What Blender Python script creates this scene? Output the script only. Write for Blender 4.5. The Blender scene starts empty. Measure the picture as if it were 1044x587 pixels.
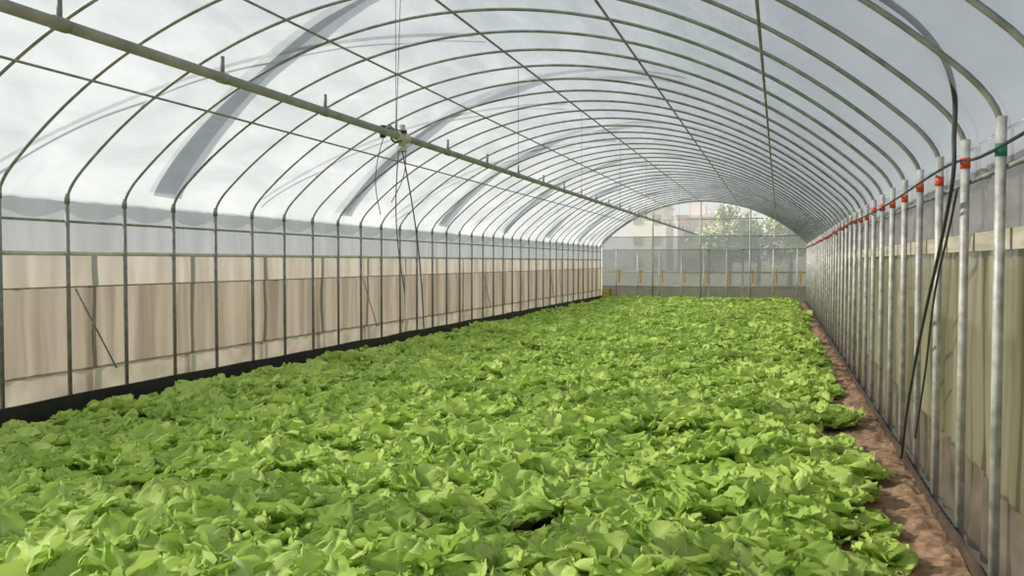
import bpy, bmesh, math, random
from mathutils import Vector, Matrix, noise
random.seed(7)
S=bpy.context.scene
XL,XR=-7.0,0.98
XC=(XL+XR)/2
EAVE=2.34; RIDGE=4.02
Y0,Y1=-1.0,34.0
HW=(XR-XL)/2
RISE=RIDGE-EAVE
R=(HW*HW+RISE*RISE)/(2*RISE)
STEP=0.79; YS=4.43
bays=[YS+STEP*k for k in range(-6,38)]
bays=[y for y in bays if y<Y1-0.2]

# ---------------- helpers
def link(o,parent=None):
    S.collection.objects.link(o)
    if parent: o.parent=parent
    return o
def empty(name):
    e=bpy.data.objects.new(name,None); S.collection.objects.link(e); e.empty_display_size=.2; return e
def mesh_obj(name,verts,faces,mat,parent=None,smooth=False):
    me=bpy.data.meshes.new(name); me.from_pydata([tuple(v) for v in verts],[],faces)
    me.materials.append(mat)
    if smooth:
        for p in me.polygons: p.use_smooth=True
    me.update()
    return link(bpy.data.objects.new(name,me),parent)
class Geo:
    def __init__(s): s.v=[]; s.f=[]
    def tube(s,pts,r,n=8,caps=True):
        pts=[Vector(p) for p in pts]
        base=len(s.v); prev=None
        for i,p in enumerate(pts):
            if i==0: t=pts[1]-p
            elif i==len(pts)-1: t=p-pts[i-1]
            else: t=(pts[i+1]-p).normalized()+(p-pts[i-1]).normalized()
            t.normalize()
            if prev is None:
                a=Vector((0,0,1)) if abs(t.z)<.9 else Vector((0,1,0))
                u=t.cross(a).normalized()
            else:
                u=(prev-t*prev.dot(t)).normalized()
            prev=u; w=t.cross(u)
            rr=r[i] if isinstance(r,(list,tuple)) else r
            for k in range(n):
                an=2*math.pi*k/n
                s.v.append(p+(u*math.cos(an)+w*math.sin(an))*rr)
        for i in range(len(pts)-1):
            for k in range(n):
                a=base+i*n+k; b=base+i*n+(k+1)%n
                s.f.append((a,b,b+n,a+n))
        if caps:
            s.f.append(tuple(base+k for k in range(n))[::-1])
            e=base+(len(pts)-1)*n
            s.f.append(tuple(e+k for k in range(n)))
    def box(s,a,b):
        x0,y0,z0=a; x1,y1,z1=b; k=len(s.v)
        for z in (z0,z1):
            for x,y in ((x0,y0),(x1,y0),(x1,y1),(x0,y1)): s.v.append(Vector((x,y,z)))
        s.f+= [(k,k+3,k+2,k+1),(k+4,k+5,k+6,k+7),(k,k+1,k+5,k+4),(k+1,k+2,k+6,k+5),(k+2,k+3,k+7,k+6),(k+3,k,k+4,k+7)]
    def obj(s,name,mat,parent=None,smooth=True):
        o=mesh_obj(name,s.v,s.f,mat,parent,False)
        if smooth:
            for p in o.data.polygons: p.use_smooth=len(p.vertices)==4
        return o
def newmat(name):
    m=bpy.data.materials.new(name); m.use_nodes=True
    nt=m.node_tree; nt.nodes.clear()
    out=nt.nodes.new('ShaderNodeOutputMaterial')
    return m,nt,out
def N(nt,t,**kw):
    n=nt.nodes.new(t)
    for k,v in kw.items():
        if k in n.inputs: n.inputs[k].default_value=v
        else: setattr(n,k,v)
    return n
def noise_col(nt,scale,c1,c2,stretch=(1,1,1),p1=.35,p2=.65,detail=5,dist=0):
    tc=N(nt,'ShaderNodeNewGeometry'); mp=N(nt,'ShaderNodeMapping'); mp.inputs['Scale'].default_value=stretch
    nt.links.new(tc.outputs['Position'],mp.inputs['Vector'])
    no=N(nt,'ShaderNodeTexNoise',Scale=scale,Detail=detail,Distortion=dist)
    nt.links.new(mp.outputs[0],no.inputs['Vector'])
    cr=N(nt,'ShaderNodeValToRGB')
    cr.color_ramp.elements[0].position=p1; cr.color_ramp.elements[1].position=p2
    cr.color_ramp.elements[0].color=(*c1,1); cr.color_ramp.elements[1].color=(*c2,1)
    nt.links.new(no.outputs['Fac'],cr.inputs[0])
    return cr.outputs[0],no.outputs['Fac']
def solid(name,c1,c2=None,scale=8,rough=.5,metal=0,bump=0,stretch=(1,1,1)):
    m,nt,out=newmat(name); c2=c2 or tuple(x*.75 for x in c1)
    b=N(nt,'ShaderNodeBsdfPrincipled',Roughness=rough,Metallic=metal)
    col,fac=noise_col(nt,scale,c2,c1,stretch)
    nt.links.new(col,b.inputs['Base Color'])
    if bump:
        bp=N(nt,'ShaderNodeBump',Strength=bump,Distance=.03); nt.links.new(fac,bp.inputs['Height']); nt.links.new(bp.outputs[0],b.inputs['Normal'])
    nt.links.new(b.outputs[0],out.inputs[0]); return m
def film(name,c1,c2,transp,transl=.6,scale=1.2,stretch=(1,1,1),tcol=(1,1,1),gloss=.06,p1=.35,p2=.65,bump=.3,grough=.3,dist=0):
    m,nt,out=newmat(name)
    col,fac=noise_col(nt,scale,c1,c2,stretch,p1,p2,dist=dist)
    tr=N(nt,'ShaderNodeBsdfTransparent'); tr.inputs[0].default_value=(*tcol,1)
    tl=N(nt,'ShaderNodeBsdfTranslucent'); df=N(nt,'ShaderNodeBsdfDiffuse'); gl=N(nt,'ShaderNodeBsdfGlossy',Roughness=grough)
    gl.inputs[0].default_value=(.9,.95,1,1)
    nt.links.new(col,tl.inputs[0]); nt.links.new(col,df.inputs[0])
    bp=N(nt,'ShaderNodeBump',Strength=bump,Distance=.05)
    n2=N(nt,'ShaderNodeTexNoise',Scale=3.0,Detail=3)
    g=N(nt,'ShaderNodeNewGeometry'); nt.links.new(g.outputs['Position'],n2.inputs['Vector'])
    nt.links.new(n2.outputs['Fac'],bp.inputs['Height'])
    for x in (df,gl,tl): nt.links.new(bp.outputs[0],x.inputs['Normal'])
    m1=N(nt,'ShaderNodeMixShader'); m1.inputs[0].default_value=transl
    nt.links.new(df.outputs[0],m1.inputs[1]); nt.links.new(tl.outputs[0],m1.inputs[2])
    m2=N(nt,'ShaderNodeMixShader'); m2.inputs[0].default_value=gloss
    nt.links.new(m1.outputs[0],m2.inputs[1]); nt.links.new(gl.outputs[0],m2.inputs[2])
    m3=N(nt,'ShaderNodeMixShader'); m3.inputs[0].default_value=transp
    nt.links.new(m2.outputs[0],m3.inputs[1]); nt.links.new(tr.outputs[0],m3.inputs[2])
    nt.links.new(m3.outputs[0],out.inputs[0]); return m

steel=solid('galvanised_steel',(.58,.57,.54),(.34,.34,.32),scale=14,rough=.5,metal=.15)
steel_arch=solid('weathered_arch_steel',(.32,.325,.295),(.19,.195,.175),scale=9,rough=.5,metal=.15)
pipegrey=solid('grey_pipe_paint',(.37,.365,.32),(.26,.255,.22),scale=6,rough=.4)
blackp=solid('black_plastic',(.03,.028,.027),(.012,.012,.012),rough=.5)
hosem=solid('dark_grey_hose',(.075,.075,.07),(.04,.04,.04),rough=.45)
wirem=solid('dark_wire',(.10,.10,.10),rough=.5)
whitep=solid('white_pvc',(.62,.61,.53),(.5,.49,.42),rough=.4)
redt=solid('red_tape',(.75,.11,.04),(.6,.07,.03),rough=.5)
greent=solid('green_tape',(.01,.25,.17),rough=.5)
oranget=solid('orange_clip',(.9,.42,.08),rough=.5)
yellowm=solid('yellow_plastic',(.65,.5,.12),rough=.5)
soil=solid('reddish_soil',(.42,.27,.165),(.20,.112,.062),scale=13,rough=.95,bump=1)
soild=solid('dark_bed_soil',(.10,.06,.035),(.05,.03,.018),scale=9,rough=.95,bump=.9)
grass=solid('outside_grass',(.26,.29,.18),(.30,.28,.21),scale=.6,rough=.95)
roof_m=film('roof_polyethylene',(.29,.325,.355),(.44,.475,.505),.36,transl=.62,scale=1.3,stretch=(1.4,.6,1),gloss=.05,tcol=(.90,.93,.96),p1=.3,p2=.68,bump=.5,dist=.8)
skirt_m=film('roof_skirt_polyethylene',(.28,.31,.34),(.36,.39,.42),.30,transl=.5,scale=.8)
net_m=film('side_insect_net',(.15,.16,.17),(.21,.225,.24),.28,transl=.5,stretch=(1,3,.4),tcol=(.82,.85,.88))
curt_m=film('side_roll_curtain',(.135,.112,.09),(.25,.22,.185),.06,transl=.45,scale=2.2,stretch=(1,2.2,.10),gloss=.03)
curt_hi=film('side_curtain_upper',(.21,.19,.165),(.31,.29,.26),.10,transl=.5,scale=2.2,stretch=(1,2,.3),gloss=.03)
low_m=film('dusty_lower_film',(.13,.105,.085),(.26,.23,.20),.22,transl=.4,scale=2.5)
rcurt_m=film('right_algae_curtain',(.12,.105,.045),(.48,.43,.29),.12,transl=.5,scale=1.5,stretch=(1,2.6,.16),gloss=.04,p1=.3,p2=.65)
rnet_m=film('right_upper_net',(.10,.09,.075),(.26,.24,.215),.22,transl=.5,scale=2,stretch=(1,1,2.5),tcol=(.8,.78,.75))
rlow_m=film('right_lower_film',(.14,.095,.06),(.38,.31,.23),.22,transl=.5,scale=3,gloss=.12)
end_m=film('end_wall_film',(.38,.395,.39),(.45,.465,.46),.14,transl=.5,scale=1)
endlow_m=film('end_wall_lower_film',(.24,.21,.17),(.32,.285,.24),.05,transl=.4,scale=2)
clear_m=film('gable_clear_film',(.9,.93,.95),(.95,.96,.97),.66,transl=.9)
wood=solid('weathered_timber',(.52,.48,.40),(.36,.32,.25),scale=4,rough=.8,stretch=(5,.6,5))

# ---------------- arch profile
def profile(off=0.0,n=40):
    a0=math.asin(HW/R); out=[]
    cz=RIDGE-R
    for i in range(n+1):
        a=-a0+2*a0*i/n
        out.append((XC+(R+off)*math.sin(a), cz+(R+off)*math.cos(a)))
    return out
def arch_z(x,off=0): return RIDGE-R+math.sqrt((R+off)**2-(x-XC)**2)
def full_profile(off=0.0):
    p=profile(off,60)
    inner=[q for q in p if q[0]>XL+.13 and q[0]<XR-.13]
    def corner(xp,q,q2):
        c=(xp, q[1]+(q[1]-q2[1])/(q[0]-q2[0])*(xp-q[0]))
        a=(xp,EAVE-.12); r=[]
        for i in range(7):
            t=i/6; r.append(((1-t)**2*a[0]+2*t*(1-t)*c[0]+t*t*q[0],(1-t)**2*a[1]+2*t*(1-t)*c[1]+t*t*q[1]))
        return r
    L=corner(XL-off,inner[0],inner[1]); Rr=corner(XR+off,inner[-1],inner[-2])
    return L[:-1]+inner+Rr[::-1][1:]
FP=full_profile()

# ---------------- frame
frame=empty('greenhouse_frame')
g=Geo()
for y in bays: g.tube([(x,y,z) for x,z in FP],.0155,8)
g.obj('arch_hoops',steel_arch,frame)
g=Geo(); gl_=Geo()
for y in bays:
    gl_.tube([(XL,y,0),(XL,y,EAVE-.06)],.021,10)
    g.tube([(XR,y,-.02),(XR,y,EAVE-.06)],.024,10)
g.obj('right_posts',steel,frame)
gl_.obj('left_posts',solid('left_post_steel',(.27,.27,.26),(.17,.17,.16),scale=12,rough=.5,metal=.2),frame)
g=Geo()
for i,y in enumerate(bays):
    g.tube([(XL+.0,y,EAVE-.14),(XL,y,EAVE-.04)],.027,10)
g.obj('post_sockets',steel_arch,frame)
gr=Geo(); gg=Geo()
for y in bays:
    t=gg if y<5 else gr
    h=2.12+random.uniform(-.03,.03)
    t.tube([(XR,y,h),(XR,y,h+.06)],.0265,10)
gr.obj('red_tapes',redt,frame); gg.obj('green_tapes',greent,frame)
g=Geo()
for px in (-5.85,-4.35,XC,-1.48,-.15):
    z=arch_z(px)-.03
    g.tube([(px,Y0,z),(px,Y1,z)],.012,8)
g.obj('purlins',steel_arch,frame)
g=Geo()
for z,r in ((2.02,.014),(1.34,.008)):
    g.tube([(XL-.035,Y0,z),(XL-.035,Y1,z)],r,8)
g.tube([(XR+.04,Y0,2.05),(XR+.04,Y1,2.05)],.013,8)
g.obj('side_rails',steel_arch,frame)
g=Geo()
g.tube([(XL-.05,Y0,1.69),(XL-.05,Y1,1.69)],.026,10)
g.obj('curtain_roll_bar',whitep,frame)
g=Geo()
g.box((XR+.05,Y0,1.66),(XR+.085,Y1,1.76))
g.obj('right_timber_batten',wood,frame,smooth=False)
g=Geo()
for k in (2,8,16,24,32):
    y=bays[0]+STEP*(k+1)
    g.tube([(XL-.03,y+.12,1.32),(XL-.03,y+STEP*.85,.42)],.009,6)
g.obj('diagonal_braces',steel_arch,frame)

# ---------------- roof film (billowing between hoops)
prof=full_profile(.03)
ys=[]; 
allb=bays+[Y1]
for a,b in zip(allb[:-1],allb[1:]):
    for k in range(8): ys.append((a+(b-a)*k/8, math.sin(math.pi*k/8)))
ys.append((Y1,0))
V=[];F=[]; n=len(prof)
for yy,s in ys:
    for i,(x,z) in enumerate(prof):
        dx,dz=x-XC,z-(RIDGE-R); l=math.hypot(dx,dz)
        o=.035*s+.02*noise.noise(Vector((x*.8,yy*1.3,z)))+.008*noise.noise(Vector((x*2.2-yy*1.5,yy*3.5,z)))
        V.append((x+dx/l*o,yy,z+dz/l*o))
for j in range(len(ys)-1):
    for i in range(n-1):
        a=j*n+i; F.append((a,a+1,a+n+1,a+n))
mesh_obj('ceiling',V,F,roof_m,smooth=True)
# added bands just above the film; their blue-grey colour stands for cast shadow
shadow_band_m=film('painted_roof_shadow',(.22,.265,.33),(.18,.22,.275),.14,transl=.35,gloss=.02)
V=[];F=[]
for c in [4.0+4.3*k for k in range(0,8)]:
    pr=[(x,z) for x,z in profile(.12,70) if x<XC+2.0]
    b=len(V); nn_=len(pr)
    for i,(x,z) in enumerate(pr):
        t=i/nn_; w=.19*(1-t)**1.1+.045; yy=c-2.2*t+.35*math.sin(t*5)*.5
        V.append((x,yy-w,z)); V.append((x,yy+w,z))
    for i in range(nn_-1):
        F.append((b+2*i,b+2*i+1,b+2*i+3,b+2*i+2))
mesh_obj('added_roof_shadow_bands',V,F,shadow_band_m,None,smooth=True)
g=Geo()  # added slanted tubes over the film, there to throw diagonal shadow streaks
for c in [1.6+4.3*k for k in range(0,8)]:
    pr=[(x,z) for x,z in profile(.14,30) if x<XC]
    g.tube([(x,c+3.2*i/len(pr),z) for i,(x,z) in enumerate(pr)],.02,6)
g.obj('added_shadow_casters',solid('shadow_caster_grey',(.3,.33,.36),rough=.6),None)

# ---------------- side walls
def sheet(name,X,z0,z1,mat,parent,amp=.012,per=.32,seed=0,scal=0,nz=8,dy=.05):
    V=[];F=[]; ny=int((Y1-Y0)/dy)
    for j in range(ny+1):
        yy=Y0+(Y1-Y0)*j/ny
        for k in range(nz+1):
            t=k/nz; z=z0+(z1-z0)*t
            if k==0 and scal: z-=scal*abs(math.sin(math.pi*(yy-YS)/STEP))
            o=amp*(.5+.9*abs(noise.noise(Vector((yy*.9,0,seed+5)))))*math.sin(2*math.pi*yy/per+5*noise.noise(Vector((yy*.7,z*.6,seed))))+amp*1.4*noise.noise(Vector((yy*2.2,z*1.5,seed+3)))
            V.append((X+o,yy,z))
    m=nz+1
    for j in range(ny):
        for k in range(nz):
            a=j*m+k; F.append((a,a+1,a+m+1,a+m))
    return mesh_obj(name,V,F,mat,parent,smooth=True)
wl=empty('wall_left')
sheet('roof_film_skirt',XL-.045,2.14,EAVE-.10,roof_m,wl,scal=.09)
sheet('insect_net',XL-.09,1.68,2.26,net_m,wl)
sheet('curtain_upper',XL-.085,1.33,1.70,curt_hi,wl,amp=.012,per=.26)
sheet('curtain_lower',XL-.10,.44,1.34,curt_m,wl,amp=.024,per=.34)
sheet('dusty_film',XL-.075,.12,.47,low_m,wl,amp=.02,per=.27)
g=Geo()
y=Y0+.3
while y<Y1:
    g.box((XL-.19,y,0),(XL-.16,y+.07,1.72)); y+=1.58
g.obj('outer_studs',wood,wl,smooth=False)
wr=empty('wall_right')
sheet('roof_film_skirt',XR+.05,2.06,EAVE-.10,skirt_m,wr,scal=.03)
sheet('upper_net',XR+.085,1.70,2.12,rnet_m,wr)
sheet('algae_curtain',XR+.10,.40,1.72,rcurt_m,wr,amp=.018,per=.27)
sheet('lower_film',XR+.06,.02,.46,rlow_m,wr,amp=.02,per=.23)
g=Geo()
y=Y0+.1
while y<Y1:
    g.box((XR+.14,y,0),(XR+.17,y+.06,1.72)); y+=.79
g.obj('outer_studs',wood,wr,smooth=False)
# base boards
def board(name,X,h,th,mat):
    V=[];F=[];ny=240
    for j in range(ny+1):
        yy=Y0+(Y1-Y0)*j/ny; o=.012*noise.noise(Vector((yy*1.2,0,X))); dz=.02*noise.noise(Vector((yy*.9,5,X)))
        for x,z in ((X-th/2,-.05),(X-th/2,h),(X+th/2,h),(X+th/2,-.05)): V.append((x+o,yy,z+(dz if z>0 else 0)))
    for j in range(ny):
        for k in range(3):
            a=j*4+k; F.append((a,a+1,a+5,a+4))
    F.append((0,1,2,3)); F.append(tuple(ny*4+k for k in (3,2,1,0)))
    return mesh_obj(name,V,F,mat)
board('baseboard_left',XL+.04,.23,.03,blackp)
board('baseboard_right',XR-.05,.11,.02,solid('brown_board',(.12,.08,.055),(.06,.04,.03),rough=.8))

# ---------------- end wall
we=empty('wall_back')
Ye=Y1
def poly(name,pts,mat): return mesh_obj(name,pts,[tuple(range(len(pts)))],mat,we)
poly('lower_film',[(XL,Ye,0),(XR,Ye,0),(XR,Ye,.62),(XL,Ye,.62)],endlow_m)
poly('grey_net',[(XL,Ye,.62),(XR,Ye,.62),(XR,Ye,2.1),(XL,Ye,2.1)],end_m)
poly('upper_net',[(XL,Ye+.01,2.1),(XR,Ye+.01,2.1),(XR,Ye+.01,2.62),(XL,Ye+.01,2.62)],film('end_wall_upper_film',(.48,.50,.51),(.57,.59,.60),.30))
g2=[(x,Ye+.005,z) for x,z in FP if z>2.62]
poly('gable_film',g2,clear_m)
g=Geo()
for z in (.62,1.2,2.1,2.62): g.tube([(XL,Ye-.03,z),(XR,Ye-.03,z)],.02,6)
g.tube([(XC-2.3,Ye-.03,3.3),(XC+2.4,Ye-.03,3.3)],.02,6)
g.tube([(x,Ye-.03,z) for x,z in FP],.03,6)
for x in (XC-1.9,XC,XC+1.9): g.tube([(x,Ye-.04,0),(x,Ye-.04,arch_z(x))],.03,6)
g.obj('end_frame',steel,we)
g=Geo()
for k in range(9):
    x=XL+.6+k*.88
    g.tube([(x,Ye-.05,.2),(x,Ye-.05,2.1)],.024,6)
g.obj('end_studs',solid('white_stud',(.8,.8,.76),rough=.5),we)
g=Geo()
for k in range(9):
    x=XL+.6+k*.88+.12
    g.box((x-.03,Ye-.08,.75),(x+.03,Ye-.05,1.3))
g.obj('orange_clips',oranget,we,smooth=False)
g=Geo()
x0=XC+.3
g.box((x0,Ye-.07,0),(x0+.05,Ye-.03,2.1)); g.box((x0+1.3,Ye-.07,0),(x0+1.35,Ye-.03,2.1)); g.box((x0,Ye-.07,2.05),(x0+1.35,Ye-.03,2.1))
g.obj('door_frame',steel,we,smooth=False)
def crate(name,x,y,z,w,h,mat):
    g=Geo()
    g.box((x,y,z),(x+w,y+w,z+.02))
    for k in range(3):
        a=z+.03+k*h/3
        g.box((x,y,a),(x+w,y+.015,a+h/4)); g.box((x,y+w-.015,a),(x+w,y+w,a+h/4)); g.box((x,y,a),(x+.015,y+w,a+h/4)); g.box((x+w-.015,y,a),(x+w,y+w,a+h/4))
    for dx in (0,w-.03):
        for dy in (0,w-.03): g.box((x+dx,y+dy,z),(x+dx+.03,y+dy+.03,z+h))
    return g.obj(name,mat,None,smooth=False)
crate('yellow_crate',XL+.15,33.2,0,.36,.5,yellowm)

# ---------------- overhead irrigation pipe
ip=empty('irrigation_pipe')
PZ=2.64
g=Geo(); g.tube([(XC,.6,PZ),(XC,32.4,PZ)],.028,14); g.obj('main_pipe',pipegrey,ip)
g=Geo(); gw=Geo(); gk=Geo()
y=2.9
k=0
while y<32:
    g.tube([(XC,y,PZ+.01),(XC,y,PZ+.12)],.012,8)
    gk.tube([(XC,y-.035,PZ),(XC,y+.035,PZ)],.033,12)
    if k%3==0: gw.tube([(XC,y,PZ+.1),(XC,y,RIDGE-.04)],.0025,5)
    y+=1.12; k+=1
g.obj('riser_stubs',steel_arch,ip); gk.obj('pipe_collars',pipegrey,ip); gw.obj('hanger_wires',wirem,ip)
vy=6.37
g=Geo()
g.tube([(XC,vy-.11,PZ),(XC,vy-.09,PZ),(XC,vy+.09,PZ),(XC,vy+.11,PZ)],[.034,.042,.042,.034],14)
g.tube([(XC,vy,PZ-.09),(XC,vy,PZ+.10)],.03,12)
g.tube([(XC,vy,PZ-.12),(XC,vy,PZ-.08)],.042,12)
g.tube([(XC-.06,vy-.05,PZ+.02),(XC+.06,vy-.05,PZ+.02)],.022,10)
g.obj('valve_body',whitep,ip)
g=Geo()
g.tube([(XC-.15,vy-.03,PZ+.05),(XC-.08,vy-.06,PZ+.08),(XC-.02,vy-.07,PZ+.03),(XC+.07,vy-.06,PZ+.03)],.017,8)
g.tube([(XC-.16,vy-.03,PZ+.0),(XC-.16,vy-.03,PZ+.10)],.026,10)
c=[(XC-.02+.05*math.cos(t),vy-.06,PZ+.0+.05*math.sin(t)) for t in [i*.5 for i in range(14)]]
g.tube(c,.009,6)
g.obj('valve_hose',blackp,ip)
g=Geo()
def sag(a,b,s,n=12):
    a=Vector(a);b=Vector(b); return [a.lerp(b,i/n)+Vector((s*math.sin(math.pi*i/n),0,0)) for i in range(n+1)]
g.tube(sag((XC-.0,vy,PZ-.1),(XC+.15,vy+.1,1.02),.04),.006,5)
g.tube(sag((XC-.03,vy,PZ-.1),(XC+.02,vy,1.35),-.05),.005,5)
g.tube(sag((XC-.16,vy-.02,PZ),(XC-.20,vy,2.0),-.06),.004,5)
g.tube(sag((XC+.03,vy,PZ-.1),(XC-.1,vy,2.1),.05),.004,5)
g.tube([(XC-.05,vy,PZ+.1),(XC,vy,RIDGE-.04)],.003,5)
g.obj('hanging_wires',wirem,ip)

# ---------------- black hose on right
g=Geo()
cp=[(.36,4.36,2.93),(.62,4.6,2.80),(.80,4.85,2.66),(.89,5.05,2.5),(.90,5.1,2.28),(.90,5.12,2.05),(.90,5.5,1.66),(.90,5.9,1.32),(.90,6.3,.95),(.90,6.7,.5),(.90,6.95,.1)]
def catmull(p,n=6):
    p=[Vector(q) for q in p]; o=[]
    for i in range(len(p)-1):
        a=p[max(i-1,0)];b=p[i];c=p[i+1];d=p[min(i+2,len(p)-1)]
        for k in range(n):
            t=k/n
            o.append(.5*((2*b)+(c-a)*t+(2*a-5*b+4*c-d)*t*t+(3*b-a-3*c+d)*t**3))
    o.append(p[-1]); return o
pp=catmull(cp)
g.tube(pp,[.018-.008*min(1,i/36) for i in range(len(pp))],10)
g.tube(catmull([(.92,5.1,2.0),(.92,5.3,1.8),(.92,5.75,1.4),(.93,6.1,.9),(.93,6.5,.35)]),.007,8)
g.obj('black_hose',hosem,None)
g=Geo()
g.tube(catmull([(XR-.035,1,2.2),(XR-.035,4.4,2.12),(XR-.04,5.6,2.17),(XR-.035,9,2.13),(XR-.04,14,2.15),(XR-.035,22,2.13),(XR-.035,33.8,2.15)]),.008,6)
g.obj('black_cable',blackp,None)

# ---------------- ground
def grid(name,x0,x1,y0,y1,nx,ny,zf,mat):
    V=[];F=[]
    for j in range(ny+1):
        for i in range(nx+1):
            x=x0+(x1-x0)*i/nx;y=y0+(y1-y0)*j/ny; V.append((x,y,zf(x,y)))
    for j in range(ny):
        for i in range(nx):
            a=j*(nx+1)+i; F.append((a,a+1,a+nx+2,a+nx+1))
    return mesh_obj(name,V,F,mat,smooth=True)
def soilz(x,y):
    z=.02*noise.noise(Vector((x*3,y*3,0)))+.012*noise.noise(Vector((x*11,y*11,2)))
    return z
grid('floor',XL,XR+.05,Y0,Y1,90,420,lambda x,y:soilz(x,y)-.01,soild)
grid('soil_path',.2,XR-.06,Y0,Y1,36,1300,lambda x,y:soilz(x,y)+.02+.04*math.exp(-((x-.85)/.15)**2)+.025*noise.noise(Vector((x*9,y*7,4)))+.018*noise.noise(Vector((x*24,y*22,8))),soil)
mesh_obj('ground',[(-150,-60,-.06),(150,-60,-.06),(150,300,-.06),(-150,300,-.06)],[(0,1,2,3)],grass)

# ---------------- lettuce
m,nt,out=newmat('lettuce_leaf')
att=N(nt,'ShaderNodeAttribute',attribute_name='lf'); sep=N(nt,'ShaderNodeSeparateColor'); nt.links.new(att.outputs['Color'],sep.inputs[0])
oi=N(nt,'ShaderNodeObjectInfo')
add=N(nt,'ShaderNodeMath',operation='MULTIPLY_ADD'); add.inputs[1].default_value=.35
nt.links.new(oi.outputs['Random'],add.inputs[0])
mul=N(nt,'ShaderNodeMath',operation='MULTIPLY'); mul.inputs[1].default_value=.65; nt.links.new(sep.outputs[2],mul.inputs[0]); nt.links.new(mul.outputs[0],add.inputs[2])
cr=N(nt,'ShaderNodeValToRGB'); cr.color_ramp.elements[0].color=(.36,.55,.085,1); cr.color_ramp.elements[1].color=(.68,.82,.245,1)
nt.links.new(add.outputs[0],cr.inputs[0])
rib=N(nt,'ShaderNodeMapRange'); rib.inputs['From Min'].default_value=0; rib.inputs['From Max'].default_value=.07; rib.inputs['To Min'].default_value=.6; rib.inputs['To Max'].default_value=0
nt.links.new(sep.outputs[1],rib.inputs['Value'])
mx=N(nt,'ShaderNodeMix',data_type='RGBA'); mx.inputs[7].default_value=(.78,.86,.50,1)
nt.links.new(rib.outputs[0],mx.inputs[0]); nt.links.new(cr.outputs[0],mx.inputs[6])
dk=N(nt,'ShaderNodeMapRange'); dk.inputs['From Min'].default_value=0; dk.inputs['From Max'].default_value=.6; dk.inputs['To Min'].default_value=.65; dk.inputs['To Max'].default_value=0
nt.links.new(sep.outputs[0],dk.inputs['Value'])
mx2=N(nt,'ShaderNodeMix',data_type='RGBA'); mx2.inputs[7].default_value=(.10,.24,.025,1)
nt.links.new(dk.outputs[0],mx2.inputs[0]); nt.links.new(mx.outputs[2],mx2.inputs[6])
tc=N(nt,'ShaderNodeTexCoord'); vo=N(nt,'ShaderNodeTexNoise',Scale=22,Detail=2); nt.links.new(tc.outputs['Object'],vo.inputs['Vector'])
bp=N(nt,'ShaderNodeBump',Strength=.35,Distance=.01); nt.links.new(vo.outputs['Fac'],bp.inputs['Height'])
pb=N(nt,'ShaderNodeBsdfPrincipled',Roughness=.55); pb.inputs['Specular IOR Level'].default_value=.25
nt.links.new(mx2.outputs[2],pb.inputs['Base Color']); nt.links.new(bp.outputs[0],pb.inputs['Normal'])
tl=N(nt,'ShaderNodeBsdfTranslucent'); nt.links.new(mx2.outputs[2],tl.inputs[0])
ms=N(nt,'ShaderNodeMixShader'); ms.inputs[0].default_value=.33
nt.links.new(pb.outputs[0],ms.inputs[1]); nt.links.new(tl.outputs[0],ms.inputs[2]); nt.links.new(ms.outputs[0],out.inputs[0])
leaf_mat=m

def leaf(V,F,C,rnd,az,a0,a1,L,W,base):
    nu,nv=14,16
    d=Vector((math.cos(az),math.sin(az),0)); lat=Vector((-math.sin(az),math.cos(az),0))
    c=Vector(base); b=len(V); ph=[rnd.uniform(0,6.28) for _ in range(6)]; rb=rnd.random()
    cup=rnd.uniform(-.1,.45); tw=rnd.uniform(-.4,.4)
    for i in range(nu+1):
        u=i/nu; a=a0+(a1-a0)*u**1.3
        t=d*math.sin(a)+Vector((0,0,1))*math.cos(a)
        nn=-d*math.cos(a)+Vector((0,0,1))*math.sin(a)
        if i: c=c+t*(L/nu)
        if u<.52:
            s=u/.52; w=.10+.90*(s*s*(3-2*s))
        else: w=(max(0,1-((u-.52)/.484)**2.4))**.5
        for j in range(nv+1):
            v=-1+2*j/nv
            e=v*v
            ww=w*W/2*(1+.06*math.sin(u*22+ph[0]+(2 if v>0 else 0))*e)
            ruf=e*.12*W*(math.sin(u*9+ph[1]+v*1.3)*.6+e*math.sin(u*24+ph[2])*.34)*min(1,u*2.0)
            tip=max(0,u-.5)/.5
            ruf+=tip*W*.065*(math.sin(v*6+ph[3])+tip*.6*math.sin(v*15+ph[5]))
            ln=tip*L*.05*math.sin(v*9+ph[4])
            lt=(lat+nn*tw*u).normalized()
            p=c+lt*(v*ww)+nn*(cup*e*ww*.6+ruf)+t*ln
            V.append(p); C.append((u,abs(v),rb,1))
    m=nv+1
    for i in range(nu):
        for j in range(nv):
            q=b+i*m+j; F.append((q,q+1,q+m+1,q+m))
col=bpy.data.collections.new('lettuce_plants')
NV=12
for k in range(NV):
    rnd=random.Random(100+k); V=[];F=[];C=[]
    def ring(n,a0,a1,L,W,off):
        for i in range(n):
            az=off+2*math.pi*(i+rnd.uniform(-.25,.25))/n
            q=rnd.uniform(.75,1.2)
            leaf(V,F,C,rnd,az,a0+rnd.uniform(-.15,.15),a1+rnd.uniform(-.35,.35),L*(.4+.6*q)*rnd.uniform(.9,1.08),W*q,(.015*math.cos(az),.015*math.sin(az),.0))
    ring(5,.75,1.85,.27,.26,0)
    ring(5,.47,1.60,.28,.28,.5)
    ring(4,.2,1.25,.265,.25,.2)
    ring(2,.05,.8,.20,.18,.9)
    me=bpy.data.meshes.new('lettuce_plant'); me.from_pydata([tuple(v) for v in V],[],F)
    at=me.color_attributes.new('lf','FLOAT_COLOR','POINT')
    at.data.foreach_set('color',[x for c_ in C for x in c_])
    for p in me.polygons: p.use_smooth=True
    me.materials.append(leaf_mat)
    o=bpy.data.objects.new('lettuce_plant',me); col.objects.link(o)
pts=[];rots=[];scs=[];ids=[]
rnd=random.Random(5)
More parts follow.
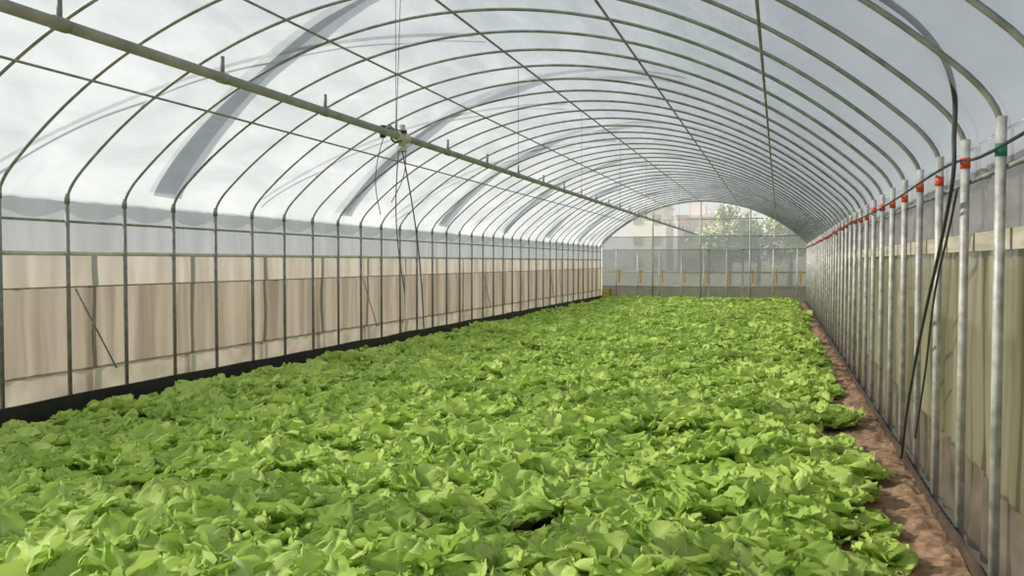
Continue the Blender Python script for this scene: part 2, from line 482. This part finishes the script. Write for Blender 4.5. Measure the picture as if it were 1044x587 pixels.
sp=.32
y=1.2; row=0
while y<Y1-.5:
    x=XL+.45+(row%2)*sp/2
    while x<.72:
        px=x+rnd.uniform(-.07,.07); py=y+rnd.uniform(-.07,.07)
        edge=.60+.07*noise.noise(Vector((0,py*1.1,9)))
        notch= px>.22 and abs(py-7.95)<.36
        if px<edge and not notch:
            s=.94+.46*noise.noise(Vector((px*1.2,py*1.2,1)))+rnd.uniform(-.14,.14)
            if px>.3: s*=.82
            if px<XL+.8: s*=.75
            s=max(.65,s)
            pts.append((px,py,soilz(px,py)+.0)); rots.append((rnd.uniform(-.22,.22),rnd.uniform(-.22,.22),rnd.uniform(0,6.28))); scs.append(s); ids.append(rnd.randrange(NV))
        x+=sp
    y+=sp*.9; row+=1
me=bpy.data.meshes.new('lettuce_crop'); me.from_pydata(pts,[],[])
a=me.attributes.new('rot','FLOAT_VECTOR','POINT'); a.data.foreach_set('vector',[c for r in rots for c in r])
a=me.attributes.new('sc','FLOAT','POINT'); a.data.foreach_set('value',scs)
a=me.attributes.new('vid','INT','POINT'); a.data.foreach_set('value',ids)
crop=link(bpy.data.objects.new('lettuce_crop',me))
ng=bpy.data.node_groups.new('lettuce_scatter','GeometryNodeTree')
ng.interface.new_socket('Geometry',in_out='INPUT',socket_type='NodeSocketGeometry'); ng.interface.new_socket('Geometry',in_out='OUTPUT',socket_type='NodeSocketGeometry')
gi=ng.nodes.new('NodeGroupInput'); go=ng.nodes.new('NodeGroupOutput')
iop=ng.nodes.new('GeometryNodeInstanceOnPoints'); ci=ng.nodes.new('GeometryNodeCollectionInfo')
ci.inputs['Collection'].default_value=col; ci.inputs['Separate Children'].default_value=True; ci.inputs['Reset Children'].default_value=True
iop.inputs['Pick Instance'].default_value=True
def na(n,t):
    x=ng.nodes.new('GeometryNodeInputNamedAttribute'); x.data_type=t; x.inputs['Name'].default_value=n; return x.outputs['Attribute']
ng.links.new(gi.outputs[0],iop.inputs['Points']); ng.links.new(ci.outputs[0],iop.inputs['Instance'])
ng.links.new(na('rot','FLOAT_VECTOR'),iop.inputs['Rotation']); ng.links.new(na('sc','FLOAT'),iop.inputs['Scale']); ng.links.new(na('vid','INT'),iop.inputs['Instance Index'])
ng.links.new(iop.outputs[0],go.inputs[0])
md=crop.modifiers.new('scatter','NODES'); md.node_group=ng
print('plants',len(pts))

# ---------------- outside, colours paled to stand for distance haze
def building(name,x,y,w,d,h,mat,fl):
    e=empty(name); g=Geo(); g.box((x,y,-.06),(x+w,y+d,h)); g.box((x-.3,y-.3,h),(x+w+.3,y+d+.3,h+.4)); g.box((x+w*.3,y+d*.3,h+.4),(x+w*.6,y+d*.6,h+2)); g.obj('block',mat,e,smooth=False)
    g=Geo(); nx=int(w/2.2)
    for f in range(fl):
        for i in range(nx):
            a=x+(i+.3)*w/nx; zz=1+f*(h-.5)/fl
            g.box((a,y-.05,zz),(a+w/nx*.45,y+.1,zz+1.3))
    g.obj('windows',solid('window_glass_pale',(.42,.45,.48),rough=.3),e,smooth=False)
cream=solid('cream_render',(.88,.84,.80),(.83,.78,.73),rough=.8,scale=.5)
pinkb=solid('pink_render',(.82,.70,.65),(.78,.65,.6),rough=.8,scale=.5)
building('apartment_building',-21,120,5.5,9,9.5,cream,3)
building('apartment_building',-14.8,128,6.5,9,8.3,pinkb,2)
leafm=solid('tree_foliage',(.40,.45,.28),(.27,.32,.20),scale=2,rough=.7)  # haze painted in: foliage colours lightened
bark=solid('tree_bark',(.22,.19,.16),rough=.9)
def tree(x,y,h,seed):
    rn=random.Random(seed); e=empty('broadleaf_tree'); g=Geo()
    g.tube([(x,y,-.06),(x+.1,y,h*.3),(x-.1,y+.1,h*.6),(x,y,h*.85)],[.2,.15,.1,.04],8)
    cl=[]
    for i in range(9):
        a=rn.uniform(0,6.28); r=h*rn.uniform(.12,.28); z=h*rn.uniform(.4,.9)
        p=(x+r*math.cos(a),y+r*math.sin(a),z); g.tube([(x,y,z*.7),p],[.06,.02],6); cl.append(p)
    g.obj('trunk',bark,e)
    V=[];F=[]
    for i in range(3500):
        c=Vector(rn.choice(cl)); q=Vector((rn.gauss(0,1),rn.gauss(0,1),rn.gauss(0,.8)))*h*.075+c
        u=Vector((rn.uniform(-1,1),rn.uniform(-1,1),rn.uniform(-1,1))).normalized(); w=u.orthogonal().normalized(); s=.1+rn.random()*.08
        b=len(V); V+= [q-u*s,q+w*s*.5,q+u*s,q-w*s*.5]; F.append((b,b+1,b+2,b+3))
    mesh_obj('foliage',V,F,leafm,e)
tree(-3.4,60,5.6,1); tree(-1.5,62,5.3,2); tree(.6,58,4.9,4); tree(2.9,57,4.9,5)

# ---------------- light
w=bpy.data.worlds.new('sky'); S.world=w; w.use_nodes=True; nt=w.node_tree; nt.nodes.clear()
wo=nt.nodes.new('ShaderNodeOutputWorld'); bg=nt.nodes.new('ShaderNodeBackground')
tc=nt.nodes.new('ShaderNodeTexCoord'); sx=nt.nodes.new('ShaderNodeSeparateXYZ'); cr=nt.nodes.new('ShaderNodeValToRGB')
nt.links.new(tc.outputs['Generated'],sx.inputs[0]); nt.links.new(sx.outputs[2],cr.inputs[0])
cr.color_ramp.elements[0].color=(1.0,.99,.97,1); cr.color_ramp.elements[1].color=(.56,.66,.80,1); cr.color_ramp.elements[1].position=.8
nt.links.new(cr.outputs[0],bg.inputs[0]); bg.inputs[1].default_value=.92; nt.links.new(bg.outputs[0],wo.inputs[0])
sl=bpy.data.lights.new('sun','SUN'); sl.energy=11; sl.angle=math.radians(5); sl.color=(1,.91,.77)
so=link(bpy.data.objects.new('sun',sl)); so.location=(-20,10,20)
sd=Vector((1.0,.12,-.66)); so.rotation_euler=sd.to_track_quat('-Z','Y').to_euler()

S.view_settings.view_transform='Standard'
S.view_settings.exposure=0.0

cam=bpy.data.cameras.new('camera'); co=link(bpy.data.objects.new('camera',cam))
f=850.0; cam.sensor_width=36; cam.lens=f/1044*36
co.location=(0,0,1.6)
yaw=math.atan(273/f); pitch=math.atan(26.5/f)
co.rotation_euler=(math.pi/2-pitch,0,yaw)
S.camera=co
